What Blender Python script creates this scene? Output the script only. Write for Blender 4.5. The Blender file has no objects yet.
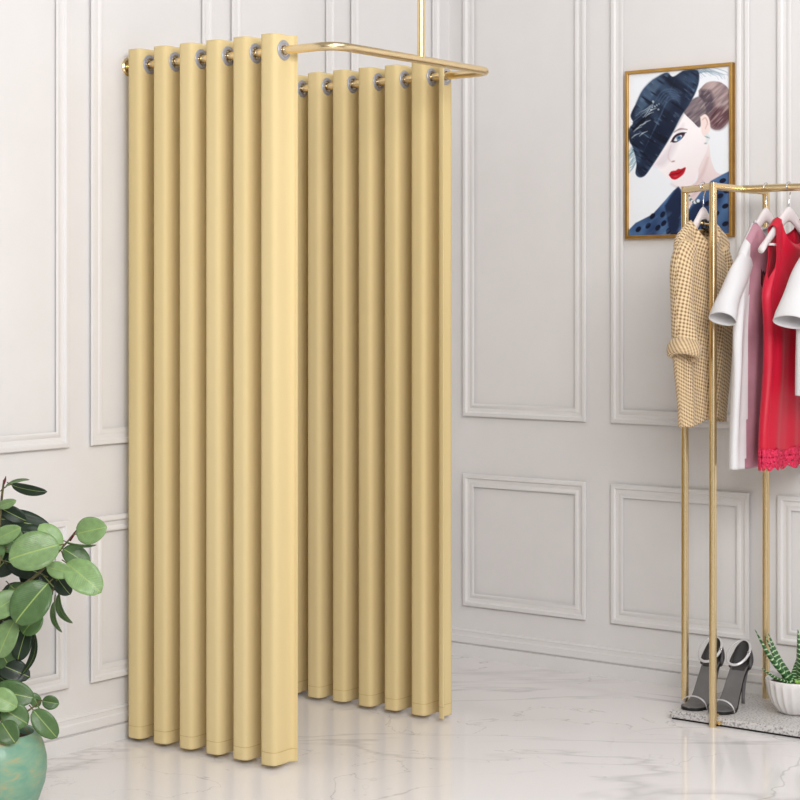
import bpy, bmesh, math, random
import numpy as np
from mathutils import Vector, Matrix
random.seed(7)
rng = np.random.RandomState(5)
S = bpy.context.scene
COL = S.collection
PI = math.pi

# ---------------------------------------------------------------- camera calibration (world: corner at origin,
# back wall of the fitting corner = plane y=0, right wall = plane x=0, floor z=0)
F, Y0, YAW, YC, XC, H = 1860.86, 299.88, math.radians(37.3622), 6.675, 449.108, 1.27
Ux, Uy = math.sin(YAW), math.cos(YAW)
Vx, Vy = -math.cos(YAW), math.sin(YAW)
cX, cY = (XC-400)/F*YC, YC
CAM = (-(cX*Ux+cY*Uy), -(cX*Vx+cY*Vy), H)
def ray(px, py):
    q = ((px-400)/F, 1.0)
    return (q[0]*Ux+q[1]*Uy, q[0]*Vx+q[1]*Vy, -(py-Y0)/F)
def at(px, py, d):
    r = ray(px, py); return Vector((CAM[0]+d*r[0], CAM[1]+d*r[1], H+d*r[2]))
def onz(px, py, z):
    r = ray(px, py); return at(px, py, (z-H)/r[2])
def onx(px, py, x):
    r = ray(px, py); return at(px, py, (x-CAM[0])/r[0])

cd = bpy.data.cameras.new('camera'); cam = bpy.data.objects.new('camera', cd); COL.objects.link(cam)
cam.location = CAM; cam.rotation_euler = (PI/2, 0, -(PI/2-YAW))
cd.sensor_width = 36; cd.lens = F/800*36; cd.shift_y = -(400-Y0)/800
cd.clip_start = .05; cd.clip_end = 60
S.camera = cam
TOCAM = Vector((-math.cos(YAW), -math.sin(YAW), 0))
RIGHT = Vector((Ux, Vx, 0))

# ---------------------------------------------------------------- colour / material helpers
def lin(c):
    return tuple(((v/255)/12.92 if v/255 <= .04045 else ((v/255+.055)/1.055)**2.4) for v in c) + (1,)
def base_mat(name, col, rough=.5, metal=0, spec=.5, ior=1.45, sheen=0, coat=0):
    m = bpy.data.materials.new(name); m.use_nodes = True
    b = m.node_tree.nodes['Principled BSDF']
    b.inputs['Base Color'].default_value = lin(col)
    b.inputs['Roughness'].default_value = rough; b.inputs['Metallic'].default_value = metal
    b.inputs['Specular IOR Level'].default_value = spec; b.inputs['IOR'].default_value = ior
    b.inputs['Sheen Weight'].default_value = sheen; b.inputs['Coat Weight'].default_value = coat
    return m, m.node_tree.nodes, m.node_tree.links, b
def noise_col(m, n, l, b, c1, c2, scale=5, detail=4, lo=.35, hi=.65, coord='Object', stretch=(1, 1, 1), dist=0):
    tc = n.new('ShaderNodeTexCoord'); mp = n.new('ShaderNodeMapping'); mp.inputs['Scale'].default_value = stretch
    no = n.new('ShaderNodeTexNoise'); no.inputs['Scale'].default_value = scale; no.inputs['Detail'].default_value = detail
    no.inputs['Distortion'].default_value = dist
    cr = n.new('ShaderNodeValToRGB'); cr.color_ramp.elements[0].position = lo; cr.color_ramp.elements[1].position = hi
    cr.color_ramp.elements[0].color = lin(c1); cr.color_ramp.elements[1].color = lin(c2)
    l.new(tc.outputs[coord], mp.inputs['Vector']); l.new(mp.outputs[0], no.inputs['Vector'])
    l.new(no.outputs['Fac'], cr.inputs[0]); l.new(cr.outputs[0], b.inputs['Base Color'])
    return mp, no, cr
def bump(n, l, b, src, strength=.2, dist=.002):
    bp = n.new('ShaderNodeBump'); bp.inputs['Strength'].default_value = strength; bp.inputs['Distance'].default_value = dist
    l.new(src, bp.inputs['Height']); l.new(bp.outputs[0], b.inputs['Normal']); return bp
def simple(name, col, rough=.5, metal=0, var=6, scale=8, bstr=0, bscale=200, **k):
    m, n, l, b = base_mat(name, col, rough, metal, **k)
    c1 = tuple(max(0, v-var) for v in col); c2 = tuple(min(255, v+var) for v in col)
    mp, no, cr = noise_col(m, n, l, b, c1, c2, scale)
    if bstr:
        n2 = n.new('ShaderNodeTexNoise'); n2.inputs['Scale'].default_value = bscale
        l.new(mp.outputs[0], n2.inputs['Vector']); bump(n, l, b, n2.outputs['Fac'], bstr)
    return m

WALL = simple('wall_paint', (223, 220, 219), .55, var=1, bstr=.05, bscale=350)
GOLD = simple('brushed_champagne_gold', (236, 212, 166), .27, 1, var=1, scale=30)
GOLDF = simple('gold_frame_paint', (198, 156, 88), .35, .85, var=6, scale=30)
SILVER = simple('grey_eyelet_ring', (168, 169, 178), .45, .35, var=4)
CHROME = simple('chrome', (215, 215, 220), .12, 1, var=3)
WHITE_LACQ = simple('white_lacquered_wood', (222, 213, 213), .35, var=3)
LEATHER = simple('grey_leather', (106, 104, 104), .45, var=4, scale=20)
DARKL = simple('dark_insole_leather', (62, 59, 59), .5, var=4, scale=20)
BLACK = simple('black_rubber', (22, 21, 21), .5, var=3)
SOIL = simple('potting_soil', (66, 46, 36), .95, var=22, scale=90, bstr=1, bscale=120)
STEM = simple('plant_stem', (92, 84, 48), .6, var=18, scale=60)
BUD = simple('red_leaf_sheath', (92, 22, 32), .4, var=8, scale=60)
CERAMIC = simple('white_glazed_ceramic', (226, 222, 220), .13, var=2, coat=.3)
LABELM = simple('white_label', (236, 232, 232), .6, var=2)

# curtain cloth
def curtain_mat():
    m, n, l, b = base_mat('champagne_curtain_cloth', (217, 196, 146), .7, sheen=0, spec=.15)
    mp, no, cr = noise_col(m, n, l, b, (215, 193, 142), (220, 199, 150), 3, stretch=(1, 1, .15))
    w = n.new('ShaderNodeTexNoise'); w.inputs['Scale'].default_value = 900; w.inputs['Detail'].default_value = 1
    tc = n.new('ShaderNodeTexCoord'); l.new(tc.outputs['Object'], w.inputs['Vector'])
    bump(n, l, b, w.outputs['Fac'], .12, .001)
    return m
CURT = curtain_mat()

# marble floor
def marble():
    m, n, l, b = base_mat('white_marble_floor', (232, 229, 228), .1, spec=.30)
    tc = n.new('ShaderNodeTexCoord')
    def vein(rot, sc, stretch, width, dist, seed):
        m0 = n.new('ShaderNodeMapping'); m0.inputs['Rotation'].default_value = (0, 0, rot); l.new(tc.outputs['Object'], m0.inputs['Vector'])
        mp = n.new('ShaderNodeMapping')
        mp.inputs['Scale'].default_value = stretch; mp.inputs['Location'].default_value = (seed, seed*.37, 0)
        l.new(m0.outputs[0], mp.inputs['Vector'])
        no = n.new('ShaderNodeTexNoise'); no.inputs['Scale'].default_value = sc; no.inputs['Detail'].default_value = 5
        no.inputs['Roughness'].default_value = .55; no.inputs['Distortion'].default_value = dist
        l.new(mp.outputs[0], no.inputs['Vector'])
        s = n.new('ShaderNodeMath'); s.operation = 'SUBTRACT'; s.inputs[1].default_value = .5; l.new(no.outputs['Fac'], s.inputs[0])
        a = n.new('ShaderNodeMath'); a.operation = 'ABSOLUTE'; l.new(s.outputs[0], a.inputs[0])
        r = n.new('ShaderNodeMapRange'); r.inputs['From Min'].default_value = 0; r.inputs['From Max'].default_value = width
        r.inputs['To Min'].default_value = 1; r.inputs['To Max'].default_value = 0; l.new(a.outputs[0], r.inputs['Value'])
        p = n.new('ShaderNodeMath'); p.operation = 'POWER'; p.inputs[1].default_value = 1.6; l.new(r.outputs[0], p.inputs[0])
        return p.outputs[0]
    def gate(sock, sc, lo, hi, seed):
        mp = n.new('ShaderNodeMapping'); mp.inputs['Location'].default_value = (seed, seed, 0)
        l.new(tc.outputs['Object'], mp.inputs['Vector'])
        no = n.new('ShaderNodeTexNoise'); no.inputs['Scale'].default_value = sc; l.new(mp.outputs[0], no.inputs['Vector'])
        r = n.new('ShaderNodeMapRange'); r.inputs['From Min'].default_value = lo; r.inputs['From Max'].default_value = hi
        l.new(no.outputs['Fac'], r.inputs['Value'])
        x = n.new('ShaderNodeMath'); x.operation = 'MULTIPLY'; l.new(r.outputs[0], x.inputs[0]); l.new(sock, x.inputs[1]); return x.outputs[0]
    R = -(PI/2-YAW)
    v1 = gate(vein(-R, 1.0, (1, 1.3, 1), .008, .5, 3.1), 1.5, .40, .52, 1.3)
    v2 = gate(vein(-R+.6, 1.9, (1, 1.2, 1), .005, .5, 7.7), 1.2, .45, .55, 5.3)
    v3 = gate(vein(-R-.06, .55, (1, 3.0, 1), .022, .4, 15.7), .9, .38, .5, 9.1)
    def mul(s, f):
        x = n.new('ShaderNodeMath'); x.operation = 'MULTIPLY'; x.inputs[1].default_value = f; l.new(s, x.inputs[0]); return x.outputs[0]
    def add(a, c):
        x = n.new('ShaderNodeMath'); x.operation = 'ADD'; x.use_clamp = True; l.new(a, x.inputs[0]); l.new(c, x.inputs[1]); return x.outputs[0]
    t = add(add(mul(v1, .42), mul(v2, .40)), mul(v3, .32))
    mx = n.new('ShaderNodeMix'); mx.data_type = 'RGBA'
    mx.inputs[6].default_value = lin((232, 228, 227)); mx.inputs[7].default_value = lin((140, 136, 137))
    l.new(t, mx.inputs[0]); l.new(mx.outputs[2], b.inputs['Base Color'])
    return m
MARBLE = marble()

def terrazzo():
    m, n, l, b = base_mat('grey_terrazzo', (200, 196, 195), .4)
    mp, no, cr = noise_col(m, n, l, b, (146, 142, 142), (208, 205, 203), 150, 4, .36, .50)
    return m
TERR = terrazzo()

# ---------------------------------------------------------------- mesh helpers
def obj(name, bm, m=None, parent=None, smooth=True, auto=None):
    me = bpy.data.meshes.new(name); bmesh.ops.recalc_face_normals(bm, faces=bm.faces); bm.to_mesh(me); bm.free()
    o = bpy.data.objects.new(name, me); COL.objects.link(o)
    if m is not None:
        for x in (m if isinstance(m, (list, tuple)) else [m]): me.materials.append(x)
    if smooth:
        me.polygons.foreach_set('use_smooth', [True]*len(me.polygons))
        if auto is not None: me.set_sharp_from_angle(angle=math.radians(auto))
    if parent is not None: o.parent = parent; o.matrix_parent_inverse = Matrix.Translation(-parent.location)
    return o
def thing(name, label, cat, loc=(0, 0, 0), group=None):
    o = bpy.data.objects.new(name, None); COL.objects.link(o); o.location = loc; o.empty_display_size = .05
    o['label'] = label; o['category'] = cat
    if group: o['group'] = group
    return o
def struct(name, bm, m, **k):
    o = obj(name, bm, m, **k); o['kind'] = 'structure'; return o
def box(bm, a, b):
    vs = [bm.verts.new((x, y, z)) for x in (a[0], b[0]) for y in (a[1], b[1]) for z in (a[2], b[2])]
    for f in ((0, 1, 3, 2), (4, 6, 7, 5), (0, 4, 5, 1), (2, 3, 7, 6), (0, 2, 6, 4), (1, 5, 7, 3)): bm.faces.new([vs[i] for i in f])
    return vs
def bevel_all(bm, w, seg=2):
    bmesh.ops.bevel(bm, geom=bm.edges[:], offset=w, segments=seg, profile=.5, affect='EDGES')
def frames(pts):
    pts = [Vector(p) for p in pts]; n = len(pts); T = []
    for i in range(n):
        t = (pts[min(i+1, n-1)]-pts[max(i-1, 0)]); T.append(t.normalized())
    up = Vector((0, 0, 1)) if abs(T[0].z) < .9 else Vector((1, 0, 0))
    N = [(up-T[0]*up.dot(T[0])).normalized()]
    for i in range(1, n):
        v = N[-1]-T[i]*N[-1].dot(T[i]); N.append(v.normalized())
    return pts, T, N
def tube(bm, pts, r, seg=14, cap=True, flat=1.0, closed=False, nrm=None):
    pts, T, N = frames(pts); rings = []
    if nrm is not None: N = [(Vector(nrm)-t*Vector(nrm).dot(t)).normalized() for t in T]
    for i, p in enumerate(pts):
        rr = r[i] if isinstance(r, (list, tuple)) else r
        B = T[i].cross(N[i])
        rings.append([bm.verts.new(p+N[i]*math.cos(a)*rr*flat+B*math.sin(a)*rr) for a in [2*PI*k/seg for k in range(seg)]])
    m = len(rings)
    for i in range(m if closed else m-1):
        A, C = rings[i], rings[(i+1) % m]
        for k in range(seg): bm.faces.new((A[k], A[(k+1) % seg], C[(k+1) % seg], C[k]))
    if cap and not closed: bm.faces.new(rings[0]); bm.faces.new(rings[-1])
    return rings
def arc_corner(p0, c, p1, r, n=10):
    p0, c, p1 = Vector(p0), Vector(c), Vector(p1)
    a = (p0-c).normalized(); b = (p1-c).normalized()
    s = c+a*r; e = c+b*r
    return [s*(1-t)**2 + c*2*t*(1-t) + e*t*t for t in [i/n for i in range(n+1)]]
def lathe(bm, prof, c, seg=48, mod=None):
    rings = []
    for r, z in prof:
        ring = []
        for k in range(seg):
            a = 2*PI*k/seg; rr = r*(mod(a, z) if mod else 1)
            ring.append(bm.verts.new((c[0]+rr*math.cos(a), c[1]+rr*math.sin(a), c[2]+z)))
        rings.append(ring)
    for A, B in zip(rings, rings[1:]):
        for k in range(seg): bm.faces.new((A[k], A[(k+1) % seg], B[(k+1) % seg], B[k]))
    if prof[0][0] > 1e-5: bm.faces.new(rings[0])
    return rings
def catmull(pts, n=8):
    P = [np.array(p, float) for p in pts]; P = [2*P[0]-P[1]]+P+[2*P[-1]-P[-2]]; out = []
    for i in range(1, len(P)-2):
        for k in range(n):
            t = k/n
            out.append(.5*((2*P[i])+(-P[i-1]+P[i+1])*t+(2*P[i-1]-5*P[i]+4*P[i+1]-P[i+2])*t*t+(-P[i-1]+3*P[i]-3*P[i+1]+P[i+2])*t**3))
    out.append(P[-2]); return out

# ---------------------------------------------------------------- room shell
WH = 3.0
bm = bmesh.new(); box(bm, (-7.5, -7.0, -.05), (.12, .12, 0)); struct('floor', bm, MARBLE, smooth=False)
bm = bmesh.new(); box(bm, (-7.5, 0, 0), (.12, .12, WH)); struct('wall_left', bm, WALL, smooth=False)
bm = bmesh.new(); box(bm, (0, -7.0, 0), (.12, 0, WH)); struct('wall_right', bm, WALL, smooth=False)
PROF = [(.012, 0), (.012, .0085), (0, .0092), (0, .0125), (.002, .0150), (.008, .0165), (.014, .0155), (.018, .0115), (.019, .0095),
        (.030, .0085), (.034, .011), (.040, .0125), (.0445, .011), (.046, .0095), (.046, .0082), (.036, .0075), (.036, 0)]
def panel_frame(name, wall, s0, s1, z0, z1):
    """picture-frame moulding on a wall; s is the distance from the corner"""
    bm = bmesh.new(); rings = []
    for (sx, sz, dx, dz) in ((s0, z0, 1, 1), (s1, z0, -1, 1), (s1, z1, -1, -1), (s0, z1, 1, -1)):
        ring = []
        for d, hgt in PROF:
            s, z = sx+dx*d, sz+dz*d
            ring.append(bm.verts.new((-s, -hgt, z) if wall == 'L' else (-hgt, -s, z)))
        rings.append(ring)
    for i in range(4):
        A, B = rings[i], rings[(i+1) % 4]
        for k in range(len(PROF)-1): bm.faces.new((A[k], A[k+1], B[k+1], B[k]))
    return struct(name, bm, WALL, smooth=True, auto=35)
ZU0, ZU1, ZL0, ZL1 = .8563, 2.72, .183, .6526
k = 1
for wall, e, w, g, n in (('L', .0665, .5049, .0837, 8), ('R', .0685, .5113, .0985, 6)):
    for i in range(n):
        s0 = e+i*(w+g)
        panel_frame('trim_%d' % k, wall, s0, s0+w, ZU0, ZU1); k += 1
        panel_frame('trim_%d' % k, wall, s0, s0+w, ZL0, ZL1); k += 1
BP = [(0, 0), (.012, 0), (.012, .045), (.003, .0455), (.003, .050), (.010, .051), (.010, .074), (.006, .078), (.006, .090), (.008, .092), (.006, .098), (0, .100)]
for wall in 'LR':
    bm = bmesh.new(); rs = []
    for s in (0, 7.0):
        rs.append([bm.verts.new((-max(s, hh), -hh, z) if wall == 'L' else (-hh, -max(s, hh), z)) for hh, z in BP])
    for q in range(len(BP)-1): bm.faces.new((rs[0][q], rs[0][q+1], rs[1][q+1], rs[1][q]))
    struct('baseboard_left' if wall == 'L' else 'baseboard_right', bm, WALL, smooth=False)

# ---------------------------------------------------------------- curtain rail
ZR = 1.947; XA, XB, YF = -1.592, -.858, -.772
rail = thing('curtain_rail', 'gold U-shaped curtain rail on the left wall holding both yellow curtains', 'curtain rail', (-1.225, 0, ZR))
pts = [(XA, -.004, ZR)] + [(XA, -.004-.1*i, ZR) for i in range(1, 7)] + arc_corner((XA, 0, ZR), (XA, YF, ZR), (XB, YF, ZR), .07) + arc_corner((XA, YF, ZR), (XB, YF, ZR), (XB, 0, ZR), .05) + [(XB, -.6+.1*i, ZR) for i in range(6)] + [(XB, -.004, ZR)]
bm = bmesh.new(); tube(bm, pts, .0118, 20); obj('rail', bm, GOLD, rail, auto=40)
bm = bmesh.new(); tube(bm, [(-1.203, YF, ZR+.004), (-1.203, YF, ZR+.5), (-1.203, YF, WH-.008)], .0112, 20); obj('hanging_rod', bm, GOLD, rail, auto=40)
for x in (XA, XB):
    bm = bmesh.new(); tube(bm, [(x, -.0005, ZR), (x, -.004, ZR), (x, -.008, ZR)], [.027, .027, .023], 32)
    obj('wall_flange', bm, GOLD, rail, auto=30)
bm = bmesh.new(); tube(bm, [(-1.203, YF, WH-.008), (-1.203, YF, WH)], .03, 32); obj('ceiling_flange', bm, GOLD, rail, auto=30)

# ---------------------------------------------------------------- eyelet curtains
ZT, ZB = 1.990, .012
def make_curtain(x0, P, s_first, n_down, phase_end, start, A, label, seed):
    """serpentine cloth hanging on a rail along -Y at x0. crossings outer->inner at s_first + k*P"""
    t = thing('curtain', label, 'curtain', (x0, -(s_first+P*n_down/2), 0), 'yellow eyelet curtains of the fitting corner')
    ph = lambda s: 2*PI*(s-s_first)/P          # ux = +A sin(ph)
    send = s_first+P*phase_end
    N = int((send-start)/P*44); rows = [ZT, ZT-.006]+[ZT-.006-.004*i for i in range(1, 19)]
    z = rows[-1]
    rows += list(np.linspace(z-.03, .055, 26)) + [.048, .0475, .047, .0465, .03, ZB+.003, ZB]
    rr = np.random.RandomState(seed); jit = rr.uniform(-1, 1, 40)
    B = .0105
    bm = bmesh.new(); G = []
    cross = []
    kk = 0
    s_c = s_first-P/2*math.floor((s_first-start)/(P/2)-.05)
    while s_c < send-.005:
        cross.append(s_c); s_c += P/2
    def pos(s, zz):
        f = ph(s); a = A*(1+.05*jit[int((s-start)/P*2) % 40]*(1-zz/2.0)*0)
        u = a*math.sin(f)
        # rounder lobes than a sine
        u = A*(math.sin(f)+.10*math.sin(3*f))*1.02
        if u > 0: u *= 1+.75*min(1, max(0, (send-.55*P-s)/(.4*P)))   # pleats run deeper on the inner side
        ss = s - B*math.sin(2*f)
        sway = .0022*math.sin(3.1*zz+seed)*math.sin(f*.5+seed)*(1-zz/2)
        y = -ss+sway
        return (x0+u+sway, min(y, -.004), zz)
    ss = np.linspace(start, send, N+1)
    for s in ss:
        col = []
        for zz in rows:
            p = Vector(pos(s, zz))
            if abs(zz-.0475) < .0004: # stitched seam: shallow groove
                p += Vector((.0, 0, 0))
            col.append(bm.verts.new(p))
        G.append(col)
    ds = A*2*PI/P
    for i in range(N):
        for j in range(len(rows)-1):
            zc = (rows[j]+rows[j+1])/2
            mid = (ss[i]+ss[i+1])/2
            pm = pos(mid, zc); hole = False
            for c in cross:
                pc = pos(c, ZR)
                d = math.hypot(math.hypot(pm[0]-pc[0], pm[1]-pc[1]), zc-ZR)
                if d < .0215 and abs(mid-c) < P*.22: hole = True
            if hole: continue
            f = bm.faces.new((G[i][j], G[i+1][j], G[i+1][j+1], G[i][j+1]))
    cl = obj('cloth', bm, CURT, t)
    md = cl.modifiers.new('thick', 'SOLIDIFY'); md.thickness = .0018; md.offset = 0
    # hem stitch line
    bm = bmesh.new()
    for sgn in (-1, 1):
        line = []
        for s in ss:
            p = Vector(pos(s, .047)); q = Vector(pos(min(s+.001, send), .047))-Vector(pos(s-.001, .047)); q.z = 0; q.normalize()
            nrm = Vector((-q.y, q.x, 0)); line.append(p+nrm*.0011*sgn)
        tube(bm, line, .0006, 5)
    obj('hem_stitching', bm, simple('stitch_thread', (188, 158, 98), .7, var=3) if 'stitch_thread' not in bpy.data.materials else bpy.data.materials['stitch_thread'], t)
    for c in cross:
        p = Vector(pos(c, ZR)); q = Vector(pos(c+.001, ZR))-Vector(pos(c-.001, ZR)); q.z = 0; q.normalize()
        n = Vector((-q.y, q.x, 0))
        p = Vector((x0, p.y, ZR))
        if p.y > -.03: continue
        # ring plates on both faces + tube
        bm = bmesh.new(); prof = []
        pr = [(.0168, -.003), (.0168, .003), (.0190, .0042), (.0262, .0036), (.0278, .0016), (.0278, -.0016), (.0262, -.0036), (.0190, -.0042)]
        rings = []
        for a in [2*PI*i/36 for i in range(36)]:
            d = q*math.cos(a)+Vector((0, 0, 1))*math.sin(a)
            rings.append([bm.verts.new(p+d*r+n*h) for r, h in pr])
        for i in range(36):
            A_, B_ = rings[i], rings[(i+1) % 36]
            for w in range(8): bm.faces.new((A_[w], A_[(w+1) % 8], B_[(w+1) % 8], B_[w]))
        e = obj('eyelet', bm, SILVER, t, auto=30)
        bm = bmesh.new(); rings = []
        for a in [2*PI*i/32 for i in range(32)]:
            d = q*math.cos(a)+Vector((0, 0, 1))*math.sin(a)
            rings.append([bm.verts.new(p+d*r+n*h) for r, h in [(.0172, -.0045), (.0146, -.0050), (.0134, 0), (.0146, .0050), (.0172, .0045)]])
        for i in range(32):
            for w in range(4): bm.faces.new((rings[i][w], rings[i][w+1], rings[(i+1) % 32][w+1], rings[(i+1) % 32][w]))
        c2 = obj("eyelet_liner", bm, CHROME); c2.parent = e
    return t
make_curtain(XA, .102, .087, 5, 5+.205, .016, .044, 'pale yellow eyelet curtain nearer the viewer, on the left arm of the gold rail', 3)
make_curtain(XB, .103, .039, 5, 5+.745, .012, .043, 'shaded yellow eyelet curtain farther back, on the right arm of the gold rail', 8)

# ---------------------------------------------------------------- framed poster
def poster():
    y0, y1, z0, z1 = -.738, -1.135, 1.473, 2.033
    t = thing('framed_picture', 'gold framed photograph of a woman in a navy hat, on the right wall', 'picture', (0, (y0+y1)/2, (z0+z1)/2))
    fw, dp = .0115, .022
    bm = bmesh.new(); rings = []
    for (y, z, dy, dz) in ((y0, z0, -1, 1), (y1, z0, 1, 1), (y1, z1, 1, -1), (y0, z1, -1, -1)):
        rings.append([bm.verts.new((-h, y+dy*d, z+dz*d)) for d, h in ((0, 0), (0, dp-.001), (.001, dp), (fw-.001, dp), (fw, dp-.001), (fw, .004))])
    for i in range(4):
        A, B = rings[i], rings[(i+1) % 4]
        for w in range(5): bm.faces.new((A[w], A[w+1], B[w+1], B[w]))
    obj('frame', bm, GOLDF, t, smooth=False)
    bm = bmesh.new(); box(bm, (-.012, y1+fw*.6, z0+fw*.6), (-.001, y0-fw*.6, z1-fw*.6)); obj('backing_board', bm, LABELM, t, smooth=False)
    # print: a fine grid whose vertex colours carry the photograph's picture
    NU, NV = 216, 300
    u = np.linspace(0, 1, NU)[None, :].repeat(NV, 0); v = np.linspace(0, 1, NV)[:, None].repeat(NU, 1)
    X = 52+408*u; T = 97-29*u; Bo = 742-14*u; Y = T+(Bo-T)*v
    img = np.ones((NV, NU, 3))*np.array([238, 241, 247.])
    def noise(sc, seed, ax=0, ang=0):
        r = np.random.RandomState(seed); g = r.rand(64, 64)
        xx = (X*math.cos(ang)+Y*math.sin(ang))/sc; yy = (-X*math.sin(ang)+Y*math.cos(ang))/(sc*(1+ax))
        xi = np.floor(xx).astype(int); yi = np.floor(yy).astype(int); fx = xx-xi; fy = yy-yi
        fx = fx*fx*(3-2*fx); fy = fy*fy*(3-2*fy)
        q = lambda a, b: g[a % 64, b % 64]
        return (q(xi, yi)*(1-fx)*(1-fy)+q(xi+1, yi)*fx*(1-fy)+q(xi, yi+1)*(1-fx)*fy+q(xi+1, yi+1)*fx*fy)
    def sdf(poly):
        P = np.array(poly, float); d = np.full(X.shape, 1e9); ins = np.zeros(X.shape, bool)
        for i in range(len(P)):
            a, b = P[i], P[(i+1) % len(P)]; e = b-a
            wx, wy = X-a[0], Y-a[1]; tt = np.clip((wx*e[0]+wy*e[1])/(e@e+1e-9), 0, 1)
            d = np.minimum(d, np.hypot(wx-tt*e[0], wy-tt*e[1]))
            c = ((a[1] > Y) != (b[1] > Y)) & (X < (b[0]-a[0])*(Y-a[1])/(b[1]-a[1]+1e-12)+a[0]); ins ^= c
        return np.where(ins, -d, d)
    def smoothp(p): return [tuple(q) for q in catmull(list(p)+[p[0]], 6)][:-1]
    def paint(mask, col):
        nonlocal img
        col = np.array(col, float)
        if col.ndim == 1: col = col[None, None, :]
        img = img*(1-mask[..., None])+col*mask[..., None]
    def poly(p, col, soft=2.0, sm=True, op=1):
        d = sdf(smoothp(p) if sm else p); m = np.clip(.5-d/soft, 0, 1)*op; paint(m, col); return m
    def stroke(p, w, col, soft=2, op=1):
        c = catmull(p, 8); d = np.full(X.shape, 1e9)
        for i in range(len(c)-1):
            a, b = c[i], c[i+1]; e = b-a
            wx, wy = X-a[0], Y-a[1]; tt = np.clip((wx*e[0]+wy*e[1])/(e@e+1e-9), 0, 1)
            f = (i+tt)/(len(c)-1); ww = w*(1-.6*np.abs(2*f-1))
            d = np.minimum(d, np.hypot(wx-tt*e[0], wy-tt*e[1])-ww/2)
        paint(np.clip(.5-d/soft, 0, 1)*op, col)
    lerp = lambda a, b, t: np.array(a)[None, None, :]*(1-t[..., None])+np.array(b)[None, None, :]*t[..., None]
    # neck and shoulder skin
    skin = lerp((240, 226, 226), (222, 200, 202), np.clip((Y-380)/240, 0, 1))
    poly([(330, 400), (372, 370), (385, 440), (410, 490), (470, 500), (470, 560), (360, 660), (300, 620), (270, 545), (330, 520)], skin, 3)
    stroke([(372, 430), (352, 490), (318, 545)], 10, (214, 186, 188), 14, .8)
    stroke([(300, 590), (330, 560), (350, 520)], 8, (205, 176, 178), 12, .7)
    # bun and hair
    hair = lerp((120, 100, 106), (190, 168, 166), noise(9, 3, 5, .9))
    poly([(335, 165), (370, 132), (420, 132), (456, 165), (466, 220), (455, 280), (420, 318), (385, 312), (372, 270), (345, 240)], hair, 4)
    poly([(400, 225), (440, 235), (462, 250), (450, 290), (420, 316), (390, 310), (375, 270)], lerp((64, 36, 46), (112, 76, 82), noise(8, 6, 5, .6)), 22, op=.8)
    poly([(345, 160), (385, 170), (395, 230), (370, 265), (330, 230)], lerp((52, 44, 58), (96, 82, 92), noise(7, 9, 4, 1.2)), 14, op=.8)
    poly([(290, 210), (340, 190), (365, 240), (352, 275), (338, 310), (305, 285), (275, 245)], lerp((92, 80, 90), (150, 136, 140), noise(6, 12, 5, .9)), 6)
    # face
    face = lerp((252, 247, 249), (234, 218, 222), np.clip((X-230)/260*.5+(Y-380)/380, 0, 1))
    poly([(272, 250), (310, 285), (338, 312), (352, 300), (372, 350), (368, 400), (340, 460), (325, 510), (300, 545), (262, 548), (225, 525), (190, 490), (160, 462), (150, 440), (190, 400), (235, 330)], face, 3)
    # ear
    poly([(342, 268), (362, 258), (378, 280), (380, 320), (362, 345), (348, 330)], (246, 226, 222), 3)
    stroke([(350, 280), (362, 272), (370, 292), (362, 315)], 4, (196, 150, 148), 4, .8)
    stroke([(364, 335), (372, 350), (366, 374)], 16, (225, 230, 232), 6); stroke([(360, 345), (378, 352)], 5, (150, 156, 160), 4); stroke([(358, 374), (368, 372)], 5, (160, 165, 170), 4)
    # veil-shaded cheek under brim
    poly([(150, 460), (200, 400), (250, 330), (275, 300), (240, 400), (196, 462)], (206, 192, 204), 22, op=.45)
    # nose
    stroke([(226, 380), (214, 420), (222, 442), (240, 446)], 4, (216, 190, 192), 7, .7); stroke([(228, 446), (240, 442)], 5, (150, 100, 104), 4, .8)
    # eyebrow and eye
    stroke([(238, 328), (262, 316), (290, 318)], 6, (122, 92, 98), 5, .8)
    poly([(226, 366), (236, 346), (256, 334), (282, 330), (272, 350), (252, 366), (236, 370)], (58, 36, 52), 3)
    poly([(236, 362), (246, 348), (264, 340), (270, 344), (262, 356), (246, 364)], (226, 232, 240), 2.5)
    poly([(246, 350), (256, 342), (266, 346), (264, 358), (252, 362)], (90, 130, 168), 2.5); poly([(252, 350), (258, 346), (262, 351), (257, 356)], (30, 34, 60), 2, sm=False)
    stroke([(224, 368), (240, 344), (264, 332), (286, 330)], 5, (40, 26, 40), 3)
    # lips
    poly([(216, 498), (226, 484), (244, 480), (254, 474), (266, 474), (284, 468), (278, 490), (262, 506), (244, 516), (230, 514), (222, 506)], (186, 26, 44), 3)
    stroke([(218, 498), (240, 494), (258, 490), (282, 470)], 3.5, (90, 8, 22), 3); stroke([(236, 506), (252, 502)], 5, (226, 90, 100), 5, .7)
    stroke([(226, 534), (250, 546), (280, 546)], 8, (214, 190, 194), 12, .6)
    # coat
    coat = lerp((36, 54, 92), (84, 120, 164), np.clip(noise(38, 21, 1, .4)*1.1, 0, 1))
    poly([(40, 730), (80, 690), (150, 655), (200, 600), (235, 560), (255, 545), (270, 560), (275, 620), (280, 700), (285, 760), (40, 760)], coat, 3, sm=False)
    poly([(285, 760), (280, 660), (305, 620), (340, 570), (385, 520), (430, 495), (470, 475), (470, 760)], coat*1.02, 3, sm=False)
    poly([(200, 620), (240, 560), (258, 548), (268, 600), (250, 740), (225, 740)], (22, 32, 58), 8, op=.8)
    poly([(285, 700), (300, 640), (335, 600), (350, 620), (320, 700), (310, 745), (285, 745)], (26, 38, 68), 8, op=.8)
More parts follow.
